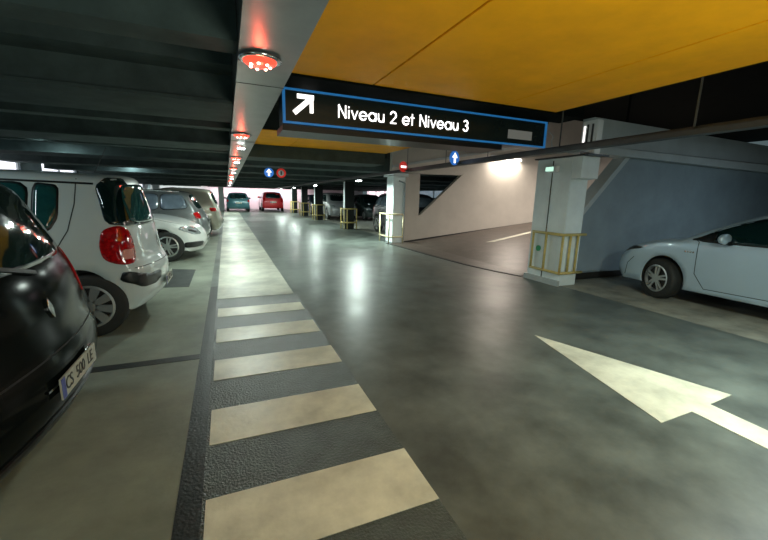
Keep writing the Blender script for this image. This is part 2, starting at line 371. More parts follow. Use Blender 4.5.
# wall B (near side of the ramp, behind the silver car) with a matching opening
YB = 5.1
bm = bmesh.new()
prism(bm, [(5.95, 0), (14, 0), (14, 2.42), (7.35, 2.42), (5.95, .95)], 1, YB, YB+.2)
struct('wall_ramp', bm, M['bluewall'])
bm = prism(bmesh.new(), [(6.2, 2.52), (14, 2.52), (14, 2.92), (6.2, 3.0)], 1, YB-.05, YB+.2)
struct('wall_ramp', bm, M['palewall'])
bm = prism(bmesh.new(), [(5.9, 2.38), (14, 2.30), (14, 2.48), (5.9, 2.50)], 1, YB-.14, YB+.2)
struct('trim_%d' % k, bm, M['palewall']); k += 1
bm = bmesh.new(); d = Vector((7.78-5.95, 0, 2.42-1.05)).normalized()
prism(bm, [(5.95, .95), (7.35, 2.40), (7.22, 2.40), (5.95, 1.08)], 1, YB-.03, YB+.24)
struct('trim_%d' % k, bm, M['palewall']); k += 1
struct('baseboard_right', B(5.96, 13.9, YB-.02, YB, 0, .12), M['skirt'])

# ---------------------------------------------------------------- pillars
p = thing('concrete_pillar', 'pale grey concrete pillar with corbel between the ramp and the silver car', 'pillar', (5.66, 5.1, 0))
def rel(bm, o):
    for v in bm.verts: v.co -= Vector(o)
    return bm
PO = (5.66, 5.1, 0)
bm = bmesh.new(); box(bm, 5.42, 5.84, 4.74, 5.52, 0, 2.24, bev=.012)
link('shaft', rel(bm, PO), M['pillar'], p)
link('corbel', rel(prism(bmesh.new(), [(4.55, 1.89), (4.739, 1.87), (4.739, 2.24), (4.55, 2.24)], 0, 5.42, 5.82), PO), M['pillar'], p)
link('cap', rel(B(5.38, 5.86, 4.42, 5.56, 2.241, 2.265), PO), M['rail'], p)
link('joint', rel(B(5.412, 5.42, 5.135, 5.150, .05, 2.2), PO), M['joint'], p)
link('plinth', rel(B(5.37, 5.419, 4.72, 5.54, 0, .10), PO), M['palewall'], p)
bm = B(5.33, 5.419, 4.99, 5.24, 2.0, 2.11, bev=.01)
l = tag(link('emergency_light', bm, M['white']), 'small white emergency light box high on the pale pillar', 'light fixture')
link('lens', B(5.322, 5.329, 5.05, 5.22, 2.02, 2.09), M['exitlens'], l)
bm = lathe(bmesh.new(), [(.055, 0), (.055, .012)], 20)
for v in bm.verts: v.co = Vector((5.406+v.co.z, 5.28+v.co.x, .62+v.co.y))
tag(link('round_label', bm, M['green']), 'small green round sticker on the pale pillar behind its guard', 'sticker')
t = tag(link('junction_box', B(5.52, 5.66, 4.44, 4.72, 2.266, 2.80, bev=.01), M['white']), 'white electrical box with a slotted front above the pale pillar cap', 'electrical box')
for y_ in (4.50, 4.59): link('slot', B(5.512, 5.519, y_, y_+.03, 2.40, 2.74), M['rail'], t)
link('indicator', B(5.512, 5.519, 4.65, 4.68, 2.44, 2.72), M['signwhite'], t)

p = thing('concrete_pillar', 'narrow pale pillar ending the cream ramp wall, beside the dark car', 'pillar', (5.2, 11.35, 0))
PO = (5.2, 11.35, 0)
link('shaft', rel(B(5.02, 5.45, 11.2, 11.75, 0, 2.15, bev=.012), PO), M['pillar'], p)
link('head', rel(B(4.92, 5.45, 11.0, 11.8, 2.151, 2.25), PO), M['pillar'], p)
link('drain_pipe', rel(tube(tube(bmesh.new(), (5.42, 11.17, .1), (5.42, 11.17, 1.95), .022), (5.42, 11.17, 1.95), (5.2, 11.17, 2.02), .022), PO), M['bluewall'], p)
for y, w0, h, lab in [(16.4, .44, 2.14, 'black pillar with a pale side, nearest of the row'), (22.6, .48, 2.1, 'black pillar in the row, second from the nearest'),
                  (26.9, .42, 2.05, 'black pillar in the row, third from the nearest'), (31.2, .42, 2.0, 'black pillar in the row, farthest one')]:
    p = thing('black_pillar', lab, 'pillar', (5.18, y+.3, 0), group='row of black pillars')
    link('shaft', B(-.21, -.21+w0, -.3, -.06, 0, h, bev=.008), M['pillarblack'], p)
    link('side_face', B(-.222, -.211, -.29, -.07, .02, h-.02), M['pillar'], p)
for x in (-.35, -5.0):
    pp = tag(link('concrete_pillar', B(x-.2, x+.2, 34.0, 34.6, 0, 2.0, bev=.01), M['palewall']), 'pale pillar at the far left end of the aisle' if x > -1 else 'pale pillar at the back of the far left bays', 'pillar')

# guards of yellow tube around the pillars
def guard(label, corners, zt, zb, mm, r=.022, posts=None, z0=0):
    g = thing('pillar_guard', label, 'guard rail', (*corners[0], 0)); o = Vector((*corners[0], 0))
    for nm, z in (('top_rail', zt), ('bottom_rail', zb)):
        bm = bmesh.new()
        for a, b_ in zip(corners, corners[1:]): tube(bm, Vector((*a, z))-o, Vector((*b_, z))-o, r)
        link(nm, bm, mm, g, True)
    for (x, y) in posts or corners:
        link('post', tube(bmesh.new(), Vector((x, y, z0))-o, Vector((x, y, zt-.01))-o, r*.9), mm, g, True)
    return g
guard('yellow tube guard wrapped around the pale pillar by the ramp', [(5.34, 5.38), (5.34, 4.68), (5.88, 4.68)], .93, .25, M['guard'], .024,
      [(5.34, 5.36), (5.34, 5.05), (5.34, 4.68), (5.52, 4.68), (5.70, 4.68)], z0=.25)
guard('cream tube guard at the foot of the narrow pale pillar', [(4.82, 11.85), (4.82, 11.0), (5.30, 10.98)], .95, .22, M['guardcream'], .028, [(4.82, 11.8), (4.82, 11.02), (5.30, 10.98)])
for y, lab in [(16.4, 'yellow tube guard around the nearest black pillar'), (22.6, 'yellow tube guard around the second black pillar'),
               (26.9, 'yellow tube guard around the third black pillar'), (31.2, 'yellow tube guard around the farthest black pillar')]:
    guard(lab, [(4.87, y+.35), (4.87, y-.08), (5.50, y-.08), (5.50, y+.3)], .92, .30, M['guard'], .03, [(4.87, y+.3), (4.90, y-.08), (5.05, y-.08), (5.50, y-.08)])

# ---------------------------------------------------------------- overhead rail with its rods and lamps
bm = bmesh.new(); bar(bm, (3.9, -3, rail_z(-3)), (3.9, 34, rail_z(34)), .11, .05)
bar(bm, (3.93, -3, rail_z(-3)+.04), (3.93, 34, rail_z(34)+.04), .03, .04)
R_ = thing('cable_rail', 'long dark steel rail hung over the right side of the lane', 'rail', (3.9, 0, 0))
for v in bm.verts: v.co.x -= 3.9
link('rail', bm, M['rail'], R_)
for y in (-.8, .7, 2.16, 3.64): link('hanger_rod', tube(bmesh.new(), (0, y, rail_z(y)+.02), (0, y, 2.598), .009, 8), M['rail'], R_)
for y in (5.05, 6.3, 7.95, 9.1): link('hanger_rod', tube(bmesh.new(), (0, y, rail_z(y)+.02), (0, y, 4.598 if y < 7 else 2.598), .006, 8), M['rail'], R_)
for y in (12.1, 15.2, 18.6, 22, 25.3, 28.8): link('hanger_rod', tube(bmesh.new(), (0, y, rail_z(y)+.02), (0, y, 2.2), .006, 8), M['rail'], R_)
proto = None
for y, p_ in RAIL_LAMPS:
    lab = {.75: 'compact lamp under the rail beside the camera', 11.4: 'small bright lamp on the rail left of the narrow pale pillar', 17.7: 'bright lamp on the rail above the second black pillar',
           23.6: 'bright lamp far along the rail', 29.6: 'farthest bright lamp on the rail'}[y]
    if not proto:
        proto = t = thing('rail_lamp', lab, 'lamp', (3.9, y, rail_z(y)-.03), group='lamps along the rail')
        link('housing', B(-.05, .05, -.20, .20, -.06, 0, bev=.008), M['rail'], t)
        link('diffuser', B(-.04, .04, -.19, .19, -.085, -.061, bev=.008), M['lamp'], t)
    else:
        t = copy_tree(proto); t.location = (3.9, y, rail_z(y)-.03); t['label'] = lab
# discs hung from the rail
def disc_sign(loc, r, kind, label, rz=.30, arm=True):
    t = thing('round_sign', label, 'sign', loc, rz)
    bm = lathe(bmesh.new(), [(r, -.008), (r, .008)], 32, 'y'); link('plate', bm, M['bluedisc'] if kind == 'blue' else M['reddisc'], t)
    bm = bmesh.new()
    if kind == 'blue':
        prism(bm, [(-.20*r, -.7*r), (.20*r, -.7*r), (.20*r, .05*r), (.6*r, .05*r), (0, .78*r), (-.6*r, .05*r), (-.20*r, .05*r)], 1, -.013, -.009)
        link('arrow', bm, M['signwhite'], t)
    elif kind == 'bar':
        box(bm, -.7*r, .7*r, -.013, -.009, -.20*r, .20*r); link('bar', bm, M['signwhite'], t)
    else:
        lathe(bm, [(.62*r, -.013), (.62*r, -.009)], 28, 'y'); link('disc', bm, M['white'], t)
        bm = bmesh.new(); box(bm, -.14*r, .14*r, -.017, -.0135, -.4*r, .4*r); link('symbol', bm, M['ink'], t)
    link('hook', tube(bmesh.new(), (0, 0, r-.01), (0, 0, r+(.14 if not arm else .0)), .006, 8), M['rail'], t)
    if arm:
        e = Matrix.Rotation(-rz, 3, 'Z') @ Vector((3.842-loc[0], 0, rail_z(loc[1])-loc[2]))
        link('bracket', tube(bmesh.new(), (0, .013, e.z), e+Vector((0, 0, 0)), .010, 8), M['rail'], t)
    return t
disc_sign((3.70, 5.70, 2.19), .12, 'blue', 'blue round sign with a white upward arrow hung at the rail')
disc_sign((3.70, 7.75, 2.17), .115, 'bar', 'red round no entry sign with a white bar hung at the rail')
disc_sign((1.24, 12.0, 2.13), .14, 'blue', 'small blue round sign far over the lane, left of the red ringed one', -.1, False)
disc_sign((1.60, 12.0, 2.13), .14, 'ring', 'small red ringed white round sign far over the lane', -.1, False)

# lamps under the grey beam
def red_lamp(y, label, proto=[None]):
    if proto[0] is None:
        t = thing('red_warning_lamp', label, 'lamp', (.262, y, beam_z(y)), group='red lamps under the grey beam')
        link('base_ring', lathe(bmesh.new(), [(.10, 0), (.140, -.006), (.142, -.020), (.118, -.026), (.112, -.024)], 32), M['chrome'], t, True)
        bm = bmesh.new(); prof = [(.112, -.024)]+[(.112*math.cos(a), -.024-.036*math.sin(a)) for a in (.3, .6, .9, 1.2, 1.45)]
        lathe(bm, prof, 28)
        link('lens', bm, M['redlit'], t, True)
        for q in range(7):
            a = q*2*PI/7
            bm = bmesh.new(); bmesh.ops.create_icosphere(bm, subdivisions=2, radius=.012, matrix=Matrix.Translation((.065*math.cos(a), .065*math.sin(a), -.052)))
            link('bulb', bm, M['redcore'], t, True)
        proto[0] = t
    else:
        t = copy_tree(proto[0]); t.location = (.262, y, beam_z(y)); t['label'] = label
    l = bpy.data.lights.new('red_lamp_light', 'POINT'); l.energy = .8; l.color = (1, .1, .05); l.shadow_soft_size = .03
    lo = bpy.data.objects.new('red_lamp_light', l); COL.objects.link(lo); lo.location = (.262, y, beam_z(y)-.12)
for y, lab in [(2.86, 'large red warning lamp under the grey beam, nearest the camera'), (6.12, 'red warning lamp under the beam, second from the camera'),
               (9.5, 'red warning lamp under the beam, third from the camera'), (12.8, 'red warning lamp under the beam, fourth from the camera'),
               (17, 'tiny red warning lamp under the beam, fifth from the camera'), (22, 'tiny red warning lamp under the beam, farthest one')]: red_lamp(y, lab)
proto = None
names = {7.45: 'white downlight behind the second red lamp', 10.4: 'white downlight behind the third red lamp', 14.6: 'white downlight behind the fourth red lamp',
         19: 'white downlight behind the fifth red lamp', 24: 'white downlight behind the farthest red lamp', 29: 'farthest white downlight at the end of the beam', -1.6: 'white downlight behind the camera'}
for y, p_ in BEAM_LAMPS:
    if not p_: continue
    if not proto:
        proto = t = thing('downlight', names[y], 'lamp', (.3, y, beam_z(y)), group='white downlights under the beam')
        link('housing', B(-.075, .075, -.075, .075, -.045, 0, bev=.008), M['chrome'], t)
        link('diffuser', B(-.06, .06, -.06, .06, -.06, -.046), M['lamp'], t)
    else:
        t = copy_tree(proto); t.location = (.3, y, beam_z(y)); t['label'] = names[y]
# batten on the ramp wall
t = thing('wall_lamp', 'bright tube lamp high on the cream ramp wall', 'lamp', (9.45, 11.19, 2.95), group=None)
link('housing', B(-.66, .66, -.08, 0, .02, .10, bev=.008), M['white'], t)
link('diffuser', B(-.64, .64, -.12, -.02, -.05, .019, bev=.01), M['lampwarm'], t)
# unseen battens added over the bays to carry the fill lights
for x, y, z, rz, lab in [(-3.4, 3.7, 2.62, 0, 'added fill batten over the nearest left bays'), (-3.4, 10.4, 2.62, 0, 'added fill batten over the middle left bays'), (-3.4, 17.4, 2.62, 0, 'added fill batten over the far left bays'), (9.0, 19.8, 2.58, 0, 'added fill batten over the right bays')]:
    t = thing('fill_batten', lab, 'lamp', (x, y, z), rz)
    link('housing', B(-.05, .05, -.62, .62, -.035, .0, bev=.006), M['white'], t)
    link('stem', tube(bmesh.new(), (0, -.3, 0), (0, -.3, 2.8-z-.001 if x < 0 else 2.719-z), .01, 8), M['white'], t)

# ---------------------------------------------------------------- the sign
S0 = Vector((.60, 4.25, 2.245)); SW, SH, SD = 3.68, .355, .30
sg = thing('overhead_sign', 'long black overhead sign with blue lit frame reading Niveau 2 et Niveau 3', 'sign', S0)
link('case', B(0, SW, .02, SD, 0, SH, bev=.006), M['signcase'], sg)
link('face', B(.03, SW-.03, .012, .0195, .025, SH-.025), M['signblack'], sg)
bm = bmesh.new()
for a in ((0, SW, 0, .022), (0, SW, SH-.018, SH), (0, .028, .022, SH-.018), (SW-.028, SW, .022, SH-.018)): box(bm, a[0], a[1], -.004, .019, a[2], a[3])
link('light_frame', bm, M['blueled'], sg)
link('lower_tray', B(.0, SW-.75, .03, .52, -.07, -.005), M['black'], sg)
link('hood', B(-.06, SW+.12, .10, .34, SH+.001, SH+.03), M['black'], sg)
for x in (.3, 1.4, 2.4, 3.4): link('hanger', tube(bmesh.new(), (x, .2, SH+.03), (x, .2, SH+.30), .015, 8), M['black'], sg)
link('grey_patch', B(3.00, 3.42, .006, .0119, .085, .20), M['signgrey'], sg)
# letters drawn as round strokes in a geometric face
def arc(cx, cy, rx, ry, a0, a1, n=14): return [(cx+rx*math.cos(math.radians(a0+(a1-a0)*i/n)), cy+ry*math.sin(math.radians(a0+(a1-a0)*i/n))) for i in range(n+1)]
X = .50
GL = {
 'N': (.72, [[(.06, 0), (.06, 1), (.66, 0), (.66, 1)]]),
 'i': (.24, [[(.12, 0), (.12, .66)], [(.12, .86), (.12, .95)]]),
 'v': (.60, [[(.04, .66), (.30, 0), (.56, .66)]]),
 'e': (.76, [[(.06, .33), (.70, .33)] + arc(.38, .33, .32, .33, 0, 325, 20)]),
 'a': (.80, [arc(.38, .33, .32, .33, 0, 360, 22), [(.70, .66), (.70, 0)]]),
 'u': (.62, [[(.06, .66), (.06, .26)] + arc(.31, .26, .25, .26, 180, 360, 12) + [(.56, .66)], [(.56, .3), (.56, 0)]]),
 't': (.36, [[(.16, .95), (.16, 0)], [(0, .66), (.34, .66)]]),
 '2': (.64, [arc(.31, .70, .26, .28, 170, -35, 14) + [(.06, 0), (.60, 0)]]),
 '3': (.60, [arc(.28, .75, .22, .23, 150, -90, 12), arc(.28, .27, .26, .26, 90, -160, 14)]),
 ' ': (.36, [])}
def stroke(bm, pts, th, y0, y1):
    for a, b_ in zip(pts, pts[1:]):
        a = Vector(a); b_ = Vector(b_); d = b_-a
        if d.length < 1e-5: continue
        n = Vector((-d.y, d.x)).normalized()*th/2; e = d.normalized()*th*.25
        q = [a-e+n, a-e-n, b_+e-n, b_+e+n]; prism(bm, [(p.x, p.y) for p in q], 1, y0, y1)
def draw_text(s, x0, z0, h, width, th, y0, y1, parent, m, name='letter'):
    tot = sum(GL[c][0]+.1 for c in s)-.1; k_ = width/tot; x = x0
    for c in s:
        bm = bmesh.new()
        for st in GL[c][1]: stroke(bm, [(x+u*k_, z0+v*h) for u, v in st], th, y0, y1)
        if GL[c][1]: link(name, bm, m, parent)
        else: bm.free()
        x += (GL[c][0]+.1)*k_
draw_text('Niveau 2 et Niveau 3', .605, .115, .13, 1.74, .0150, .004, .0115, sg, M['signwhite'])
bm = bmesh.new(); A0 = Vector((.13, .12)); A1 = Vector((.30, .27))
stroke(bm, [A0, A1], .052, .004, .0115)
stroke(bm, [(.165, .285), (.322, .285)], .046, .004, .0115); stroke(bm, [(.308, .29), (.308, .135)], .040, .004, .0115)
link('arrow', bm, M['signwhite'], sg)
bm = bmesh.new(); pts = [(4.36, 4.3, 2.50), (4.42, 4.25, 2.42), (4.44, 4.3, 2.36), (4.52, 4.35, 2.29), (4.50, 4.4, 2.24)]
for a, b_ in zip(pts, pts[1:]): tube(bm, Vector(a)-S0, Vector(b_)-S0, .008, 8)
link('cable', bm, M['palewall'], sg)

# ---------------------------------------------------------------- cars
def catmull(P, closed=False, step=.04):
    out = []
    n = len(P)
    for i in range(n-1):
        p0 = P[max(i-1, 0)]; p1 = P[i]; p2 = P[i+1]; p3 = P[min(i+2, n-1)]
        L_ = math.hypot(p2[0]-p1[0], p2[1]-p1[1]); m_ = max(1, int(L_/step+.5))
        for j in range(m_):
            t = j/m_; t2 = t*t; t3 = t2*t
            out.append(tuple(.5*((2*p1[k]) + (-p0[k]+p2[k])*t + (2*p0[k]-5*p1[k]+4*p2[k]-p3[k])*t2 + (-p0[k]+3*p1[k]-3*p2[k]+p3[k])*t3) for k in (0, 1)))
    out.append(P[-1]); return out
def chaikin(P, n=2, k=.13):
    for _ in range(n):
        Q = []
        for a, b_ in zip(P, P[1:]+P[:1]):
            a = Vector(a); b_ = Vector(b_); Q += [a*(1-k)+b_*k, a*k+b_*(1-k)]
        P = Q
    return P
def sstep(x, a, b_):
    t = min(1, max(0, (x-a)/(b_-a))); return t*t*(3-2*t)

class Car:
    def __init__(s, sp):
        s.sp = sp; s.L = sp['L']; s.W = sp['W']; s.step = sp.get('step', .04)
    def half(s, x, z):
        sp = s.sp; H = sp['H']; zb = sp['belt']; h = s.W/2
        f = 1 - .030*((z-.62)/.4)**2 if z < .62 else 1-.02*((z-.62)/.4)**2
        f = max(f, .9)
        if z > zb-.04: f -= sp.get('tumble', .20)*((z-zb+.04)/(H-zb+.04))**1.15
        u = abs(x-s.L/2)/(s.L/2)
        f *= 1-.11*u**5
        return h*f
    def body(s, parent, paintm):
        sp = s.sp; st = s.step; topl = catmull(sp['sil'], step=st); r = sp['wr']; R = r+sp.get('gap', .045)
        zs = sp['sil'][0][1]; bot = []
        def archpts(xw):
            a0 = math.asin(max(-1, min(1, (zs-r)/R))); n = max(10, int(PI*R/st))
            return [(xw+R*math.cos(a0+(PI-2*a0)*i/n), r+R*math.sin(a0+(PI-2*a0)*i/n)) for i in range(n+1)]
        def seg(a, b_):
            n = max(1, int(abs(b_-a)/(st*2))); return [(a+(b_-a)*i/n, zs) for i in range(1, n)]
        af = archpts(sp['wf']); ar = archpts(sp['wb'])
        bot = seg(topl[-1][0], af[0][0]) + af + seg(af[-1][0], ar[0][0]) + ar + seg(ar[-1][0], topl[0][0])
        loop = topl+bot; nt = len(topl); N = len(loop)
        nor = []
        for i in range(N):
            a = loop[i-1]; b_ = loop[(i+1) % N]; dx = b_[0]-a[0]; dz = b_[1]-a[1]; l = math.hypot(dx, dz) or 1
            nor.append((dz/l, -dx/l))       # inward normal for the rear->over->front order (clockwise)
        cx, cz = s.L/2, .5
        s0 = .84
        S = [(0, 0), (.22, 0), (.44, 0), (.64, 0), (.76, 0), (s0, 0)]
        for a in (12, 26, 42, 58, 74, 90):
            ar_ = math.radians(a); S.append((s0+(1-s0)*math.sin(ar_), 1-math.cos(ar_)))
        H = sp['H']; bowR = sp.get('bowr', .13); bowF = sp.get('bowf', .22)
        def place(i, q, ins):
            x, z = loop[i]; rr = .065 if i < nt else .012
            if i in (0, nt-1): rr = .03
            x += nor[i][0]*rr*ins; z += nor[i][1]*rr*ins
            er = max(0, 1-x/1.1)**1.2; ef = max(0, 1-(s.L-x)/1.3)**1.2
            if i < nt or True:
                x += bowR*q*q*er*(1 if i < nt else 1); x -= bowF*abs(q)**2.2*ef
            if i < nt: z -= .045*q*q*sstep(z, .7, H)
            return x, z
        bm = bmesh.new(); cols = []
        full = [(-q, i_) for q, i_ in S[::-1][:-1]] + S
        for q, ins in full:
            c_ = []
            for i in range(N):
                x, z = place(i, q, ins); c_.append(bm.verts.new((x, q*s.half(x, z), z)))
            cols.append(c_)
        for a, b_ in zip(cols, cols[1:]):
            for i in range(N):
                j = (i+1) % N
                f = bm.faces.new((a[i], a[j], b_[j], b_[i])); f.smooth = True
                f.material_index = 1 if i >= nt-1 else 0
        # side skins
        for sgn, c_ in ((1, cols[-1]), (-1, cols[0])):
            pts = [Vector((v.co.x, v.co.z)) for v in c_]; nb = len(pts)
            g = st*1.8; inner = []
            def inside(p_):
                k2 = False
                for a, b_ in zip(pts, pts[1:]+pts[:1]):
                    if (a.y > p_.y) != (b_.y > p_.y) and p_.x < (b_.x-a.x)*(p_.y-a.y)/(b_.y-a.y)+a.x: k2 = not k2
                return k2
            x = g
            while x < s.L:
                z = zs+g*.5
                while z < H:
                    p_ = Vector((x, z))
                    if inside(p_) and min((p_-b_).length for b_ in pts) > g*.55: inner.append(p_)
                    z += g
                x += g
            vs_, es_, fs_, *_r = delaunay_2d_cdt(pts+inner, [(i, (i+1) % nb) for i in range(nb)], [], 1, 1e-5)
            nv = [bm.verts.new((v.x, sgn*s.half(v.x, v.y), v.y)) for v in vs_]
            for f in fs_:
                try: ff = bm.faces.new([nv[i] for i in f]); ff.smooth = True
                except ValueError: pass
        bmesh.ops.remove_doubles(bm, verts=bm.verts[:], dist=.0008)
        bmesh.ops.recalc_face_normals(bm, faces=bm.faces[:])
        s.bvh = BVHTree.FromBMesh(bm)
        o = link('body', bm, [paintm, M['underbody']], parent)
        s.root = parent; return o
    def cast(s, p, d):
        o = Vector(p)-d*4; hit = s.bvh.ray_cast(o, d)
        return hit[0], hit[1]
    def patch(s, name, pts3, d, m_, off=.004, g=None, parent=None, rnd=2, k=.13):
        """a panel that follows the body: pts3 rough 3D outline, d the horizontal direction looked along"""
        d = Vector(d).normalized(); hx = Vector((d.y, -d.x, 0)).normalized(); upv = Vector((0, 0, 1))
        if abs(d.z) > .01: hx = Vector((0, 1, 0)); upv = d.cross(hx).normalized()
        P = [Vector((Vector(p).dot(hx), Vector(p).dot(upv))) for p in pts3]
        P = chaikin(P, rnd, k)
        Q = []
        g = g or s.step
        for a, b_ in zip(P, P[1:]+P[:1]):
            n = max(1, int((b_-a).length/g)); Q += [a+(b_-a)*i/n for i in range(n)]
        P = Q; nb = len(P)
        def inside(p_):
            k2 = False
            for a, b_ in zip(P, P[1:]+P[:1]):
                if (a.y > p_.y) != (b_.y > p_.y) and p_.x < (b_.x-a.x)*(p_.y-a.y)/(b_.y-a.y)+a.x: k2 = not k2
            return k2
        inner = []
        x0 = min(p.x for p in P); x1 = max(p.x for p in P); y0 = min(p.y for p in P); y1 = max(p.y for p in P)
        x = x0+g/2
        while x < x1:
            y = y0+g/2
            while y < y1:
                q = Vector((x, y))
                if inside(q) and min((q-b_).length for b_ in P) > g*.4: inner.append(q)
                y += g
            x += g
        vs_, es_, fs_, *_r = delaunay_2d_cdt(P+inner, [(i, (i+1) % nb) for i in range(nb)], [], 1, 1e-6)
        bm = bmesh.new(); nv = []; last = None; lows = []
        for v in vs_:
            p = hx*v.x + upv*v.y; h, n = s.cast(p, d)
            if h is None: h, n = (last if last else (p, -d))
            last = (h, n)
            if n.dot(d) > 0: n = -n
            nv.append(bm.verts.new(h + n*off))
            lows.append(h - n*.003)
        for f in fs_:
            try: bm.faces.new([nv[i] for i in f]).smooth = True
            except ValueError: pass
        be = [e for e in bm.edges if e.is_boundary]; mp = {}
        idx = {v: i for i, v in enumerate(nv)}
        for e in be:
            for v in e.verts:
                if v not in mp: mp[v] = bm.verts.new(lows[idx[v]])
        for e in be:
            a, b_ = e.verts
            try: bm.faces.new((a, b_, mp[b_], mp[a]))
            except ValueError: pass
        bmesh.ops.recalc_face_normals(bm, faces=bm.faces[:])
        return link(name, bm, m_, parent or s.root)
    def strip(s, name, pts3, d, wd, m_, parent=None, off=.002):
        """thin ribbon on the body along a polyline"""
        d = Vector(d).normalized(); P = []
        for a, b_ in zip(pts3, pts3[1:]):
            a = Vector(a); b_ = Vector(b_); n = max(1, int((b_-a).length/.05)); P += [a+(b_-a)*i/n for i in range(n)]
        P.append(Vector(pts3[-1])); hs = []
        for p in P:
            h, n = s.cast(p, d)
            if h is not None: hs.append((h, n if n.dot(d) < 0 else -n))
        bm = bmesh.new(); prev = None
        for i, (h, n) in enumerate(hs):
            t = (hs[min(i+1, len(hs)-1)][0]-hs[max(i-1, 0)][0]).normalized(); sd = t.cross(n).normalized()*wd/2
            cur = [bm.verts.new(h+n*off+sd), bm.verts.new(h+n*off-sd), bm.verts.new(h-n*.003-sd), bm.verts.new(h-n*.003+sd)]
            if prev:
                for j in range(4): bm.faces.new((prev[j], prev[(j+1) % 4], cur[(j+1) % 4], cur[j]))
            prev = cur
        bmesh.ops.recalc_face_normals(bm, faces=bm.faces[:])
        return link(name, bm, m_, parent or s.root)

def wheel_mesh(r, w_, spokes, kind):
    tb = bmesh.new(); h = w_/2; ri = r*.66
    lathe(tb, [(ri, -h*.9), (r*.90, -h), (r*.965, -h*.86), (r, -h*.62), (r, h*.62), (r*.965, h*.86), (r*.90, h), (ri, h*.9)], 40, 'y', caps=False)
    rb = bmesh.new()
    lathe(rb, [(ri+.004, -h*.92), (ri-.018, -h*.97), (ri-.03, -h*.6), (ri-.03, h*.3), (ri, h*.3)], 36, 'y', caps=False)
    for i in range(spokes):
        a = 2*PI*i/spokes; mt = Matrix.Rotation(a, 4, 'Y')
        if kind == 'cover':
            pl = [(.04, -.028), (ri-.02, -.042), (ri-.02, .042), (.04, .028)]
        elif kind == 'twin':
            pl = [(.03, -.03), (ri-.02, -.045), (ri-.02, -.017), (.07, -.002), (.07, .002), (ri-.02, .017), (ri-.02, .045), (.03, .03)]
        else: pl = [(.03, -.022), (ri-.02, -.022), (ri-.02, .022), (.03, .022)]
        tmp = bmesh.new(); prism(tmp, pl, 1, -h*.96, -h*.78)
        # pl given as (radial x, tangential z)
        tmp.transform(mt); me = bpy.data.meshes.new('t'); tmp.to_mesh(me); tmp.free(); rb.from_mesh(me); bpy.data.meshes.remove(me)
    lathe(rb, [(.055, -h*1.0), (.055, -h*.7)], 20, 'y')
    db = bmesh.new(); lathe(db, [(ri-.03, -h*.55), (ri-.03, -h*.5)], 32, 'y')  # plain dark disc closing the wheel behind the spokes
    return tb, rb, db
def add_wheels(c, spokes=5, kind='twin', steer=0):
    sp = c.sp; r = sp['wr']; tw = .20
    tb, rb, db = wheel_mesh(r, tw, spokes, kind)
    proto = None
    for x in (sp['wb'], sp['wf']):
        for sgn in (-1, 1):
            y = sgn*(c.W/2-.108)
            if proto is None:
                w_ = link('wheel', tb, M['tyre'], c.root, True, (x, y, r))
                link('rim', rb, M['rim'], w_); link('rim_backing', db, M['rimdark'], w_); proto = w_
            else:
                w_ = copy_tree(proto, c.root); w_.location = (x, y, r)
            w_.rotation_euler = (0, .3*x, (0 if sgn < 0 else PI) + (steer if x == sp['wf'] else 0))
def mirror_part(c, x, z, m_, sides=(-1, 1)):
    for sg_ in sides:
        y = sg_*(c.half(x, z)+.11)
        bm = bmesh.new(); bmesh.ops.create_uvsphere(bm, u_segments=16, v_segments=10, radius=1)
        for v in bm.verts: v.co = Vector((v.co.x*.075*(1 if v.co.x > 0 else .5), v.co.y*.125, v.co.z*.075+.0))+Vector((x, y, z+.05))
        o = link('wing_mirror', bm, m_, c.root, True)
        link('mirror_foot', prism(bmesh.new(), [(x-.05, z-.03), (x+.05, z-.03), (x+.03, z+.02), (x-.03, z+.02)], 1, min(y, y-sg_*.13), max(y, y-sg_*.13)), M['black'], o)
def plate_part(c, x, y0, z, rear=True, text='BX 417 KR', tilt=0):
    d = Vector((1, 0, 0)) if rear else Vector((-1, 0, 0))
    h, n = c.cast((x, y0, z), d); sg_ = -1 if rear else 1; X0 = h.x + sg_*.012
    o = link('number_plate', B(min(X0, X0+sg_*.008), max(X0, X0+sg_*.008), y0-.26, y0+.26, z-.055, z+.055), M['plate'], c.root)
    F = X0+sg_*.0085
    for s2 in ((1,) if rear else (-1,)): link('blue_band', B(min(F, F+sg_*.002), max(F, F+sg_*.002), y0+s2*.237-.022, y0+s2*.237+.022, z-.053, z+.053), M['plateblue'], o)
    chars = [ch for ch in text]; adv = .052
    for q, ch in enumerate(chars):
        if ch == ' ': continue
        if ch not in GLYPHS:
            cu = bpy.data.curves.new('glyph', 'FONT'); cu.body = ch; cu.size = .098; cu.align_x = 'CENTER'; cu.align_y = 'CENTER'; cu.extrude = .0008; cu.resolution_u = 3
            to = bpy.data.objects.new('tmp', cu); COL.objects.link(to); bpy.context.view_layer.update()
            me = bpy.data.meshes.new_from_object(to.evaluated_get(bpy.context.evaluated_depsgraph_get())); bpy.data.objects.remove(to)
            me.materials.clear(); me.materials.append(M['ink']); GLYPHS[ch] = me
        a = bpy.data.objects.new('plate_character', GLYPHS[ch]); COL.objects.link(a); a.parent = o
        yy = (q-(len(chars)-1)/2)*adv*(.86)
        a.location = (F+sg_*.0015, y0-yy if rear else y0+yy, z)
        a.rotation_euler = (PI/2, 0, -PI/2 if rear else PI/2)
    return o
GLYPHS = {}

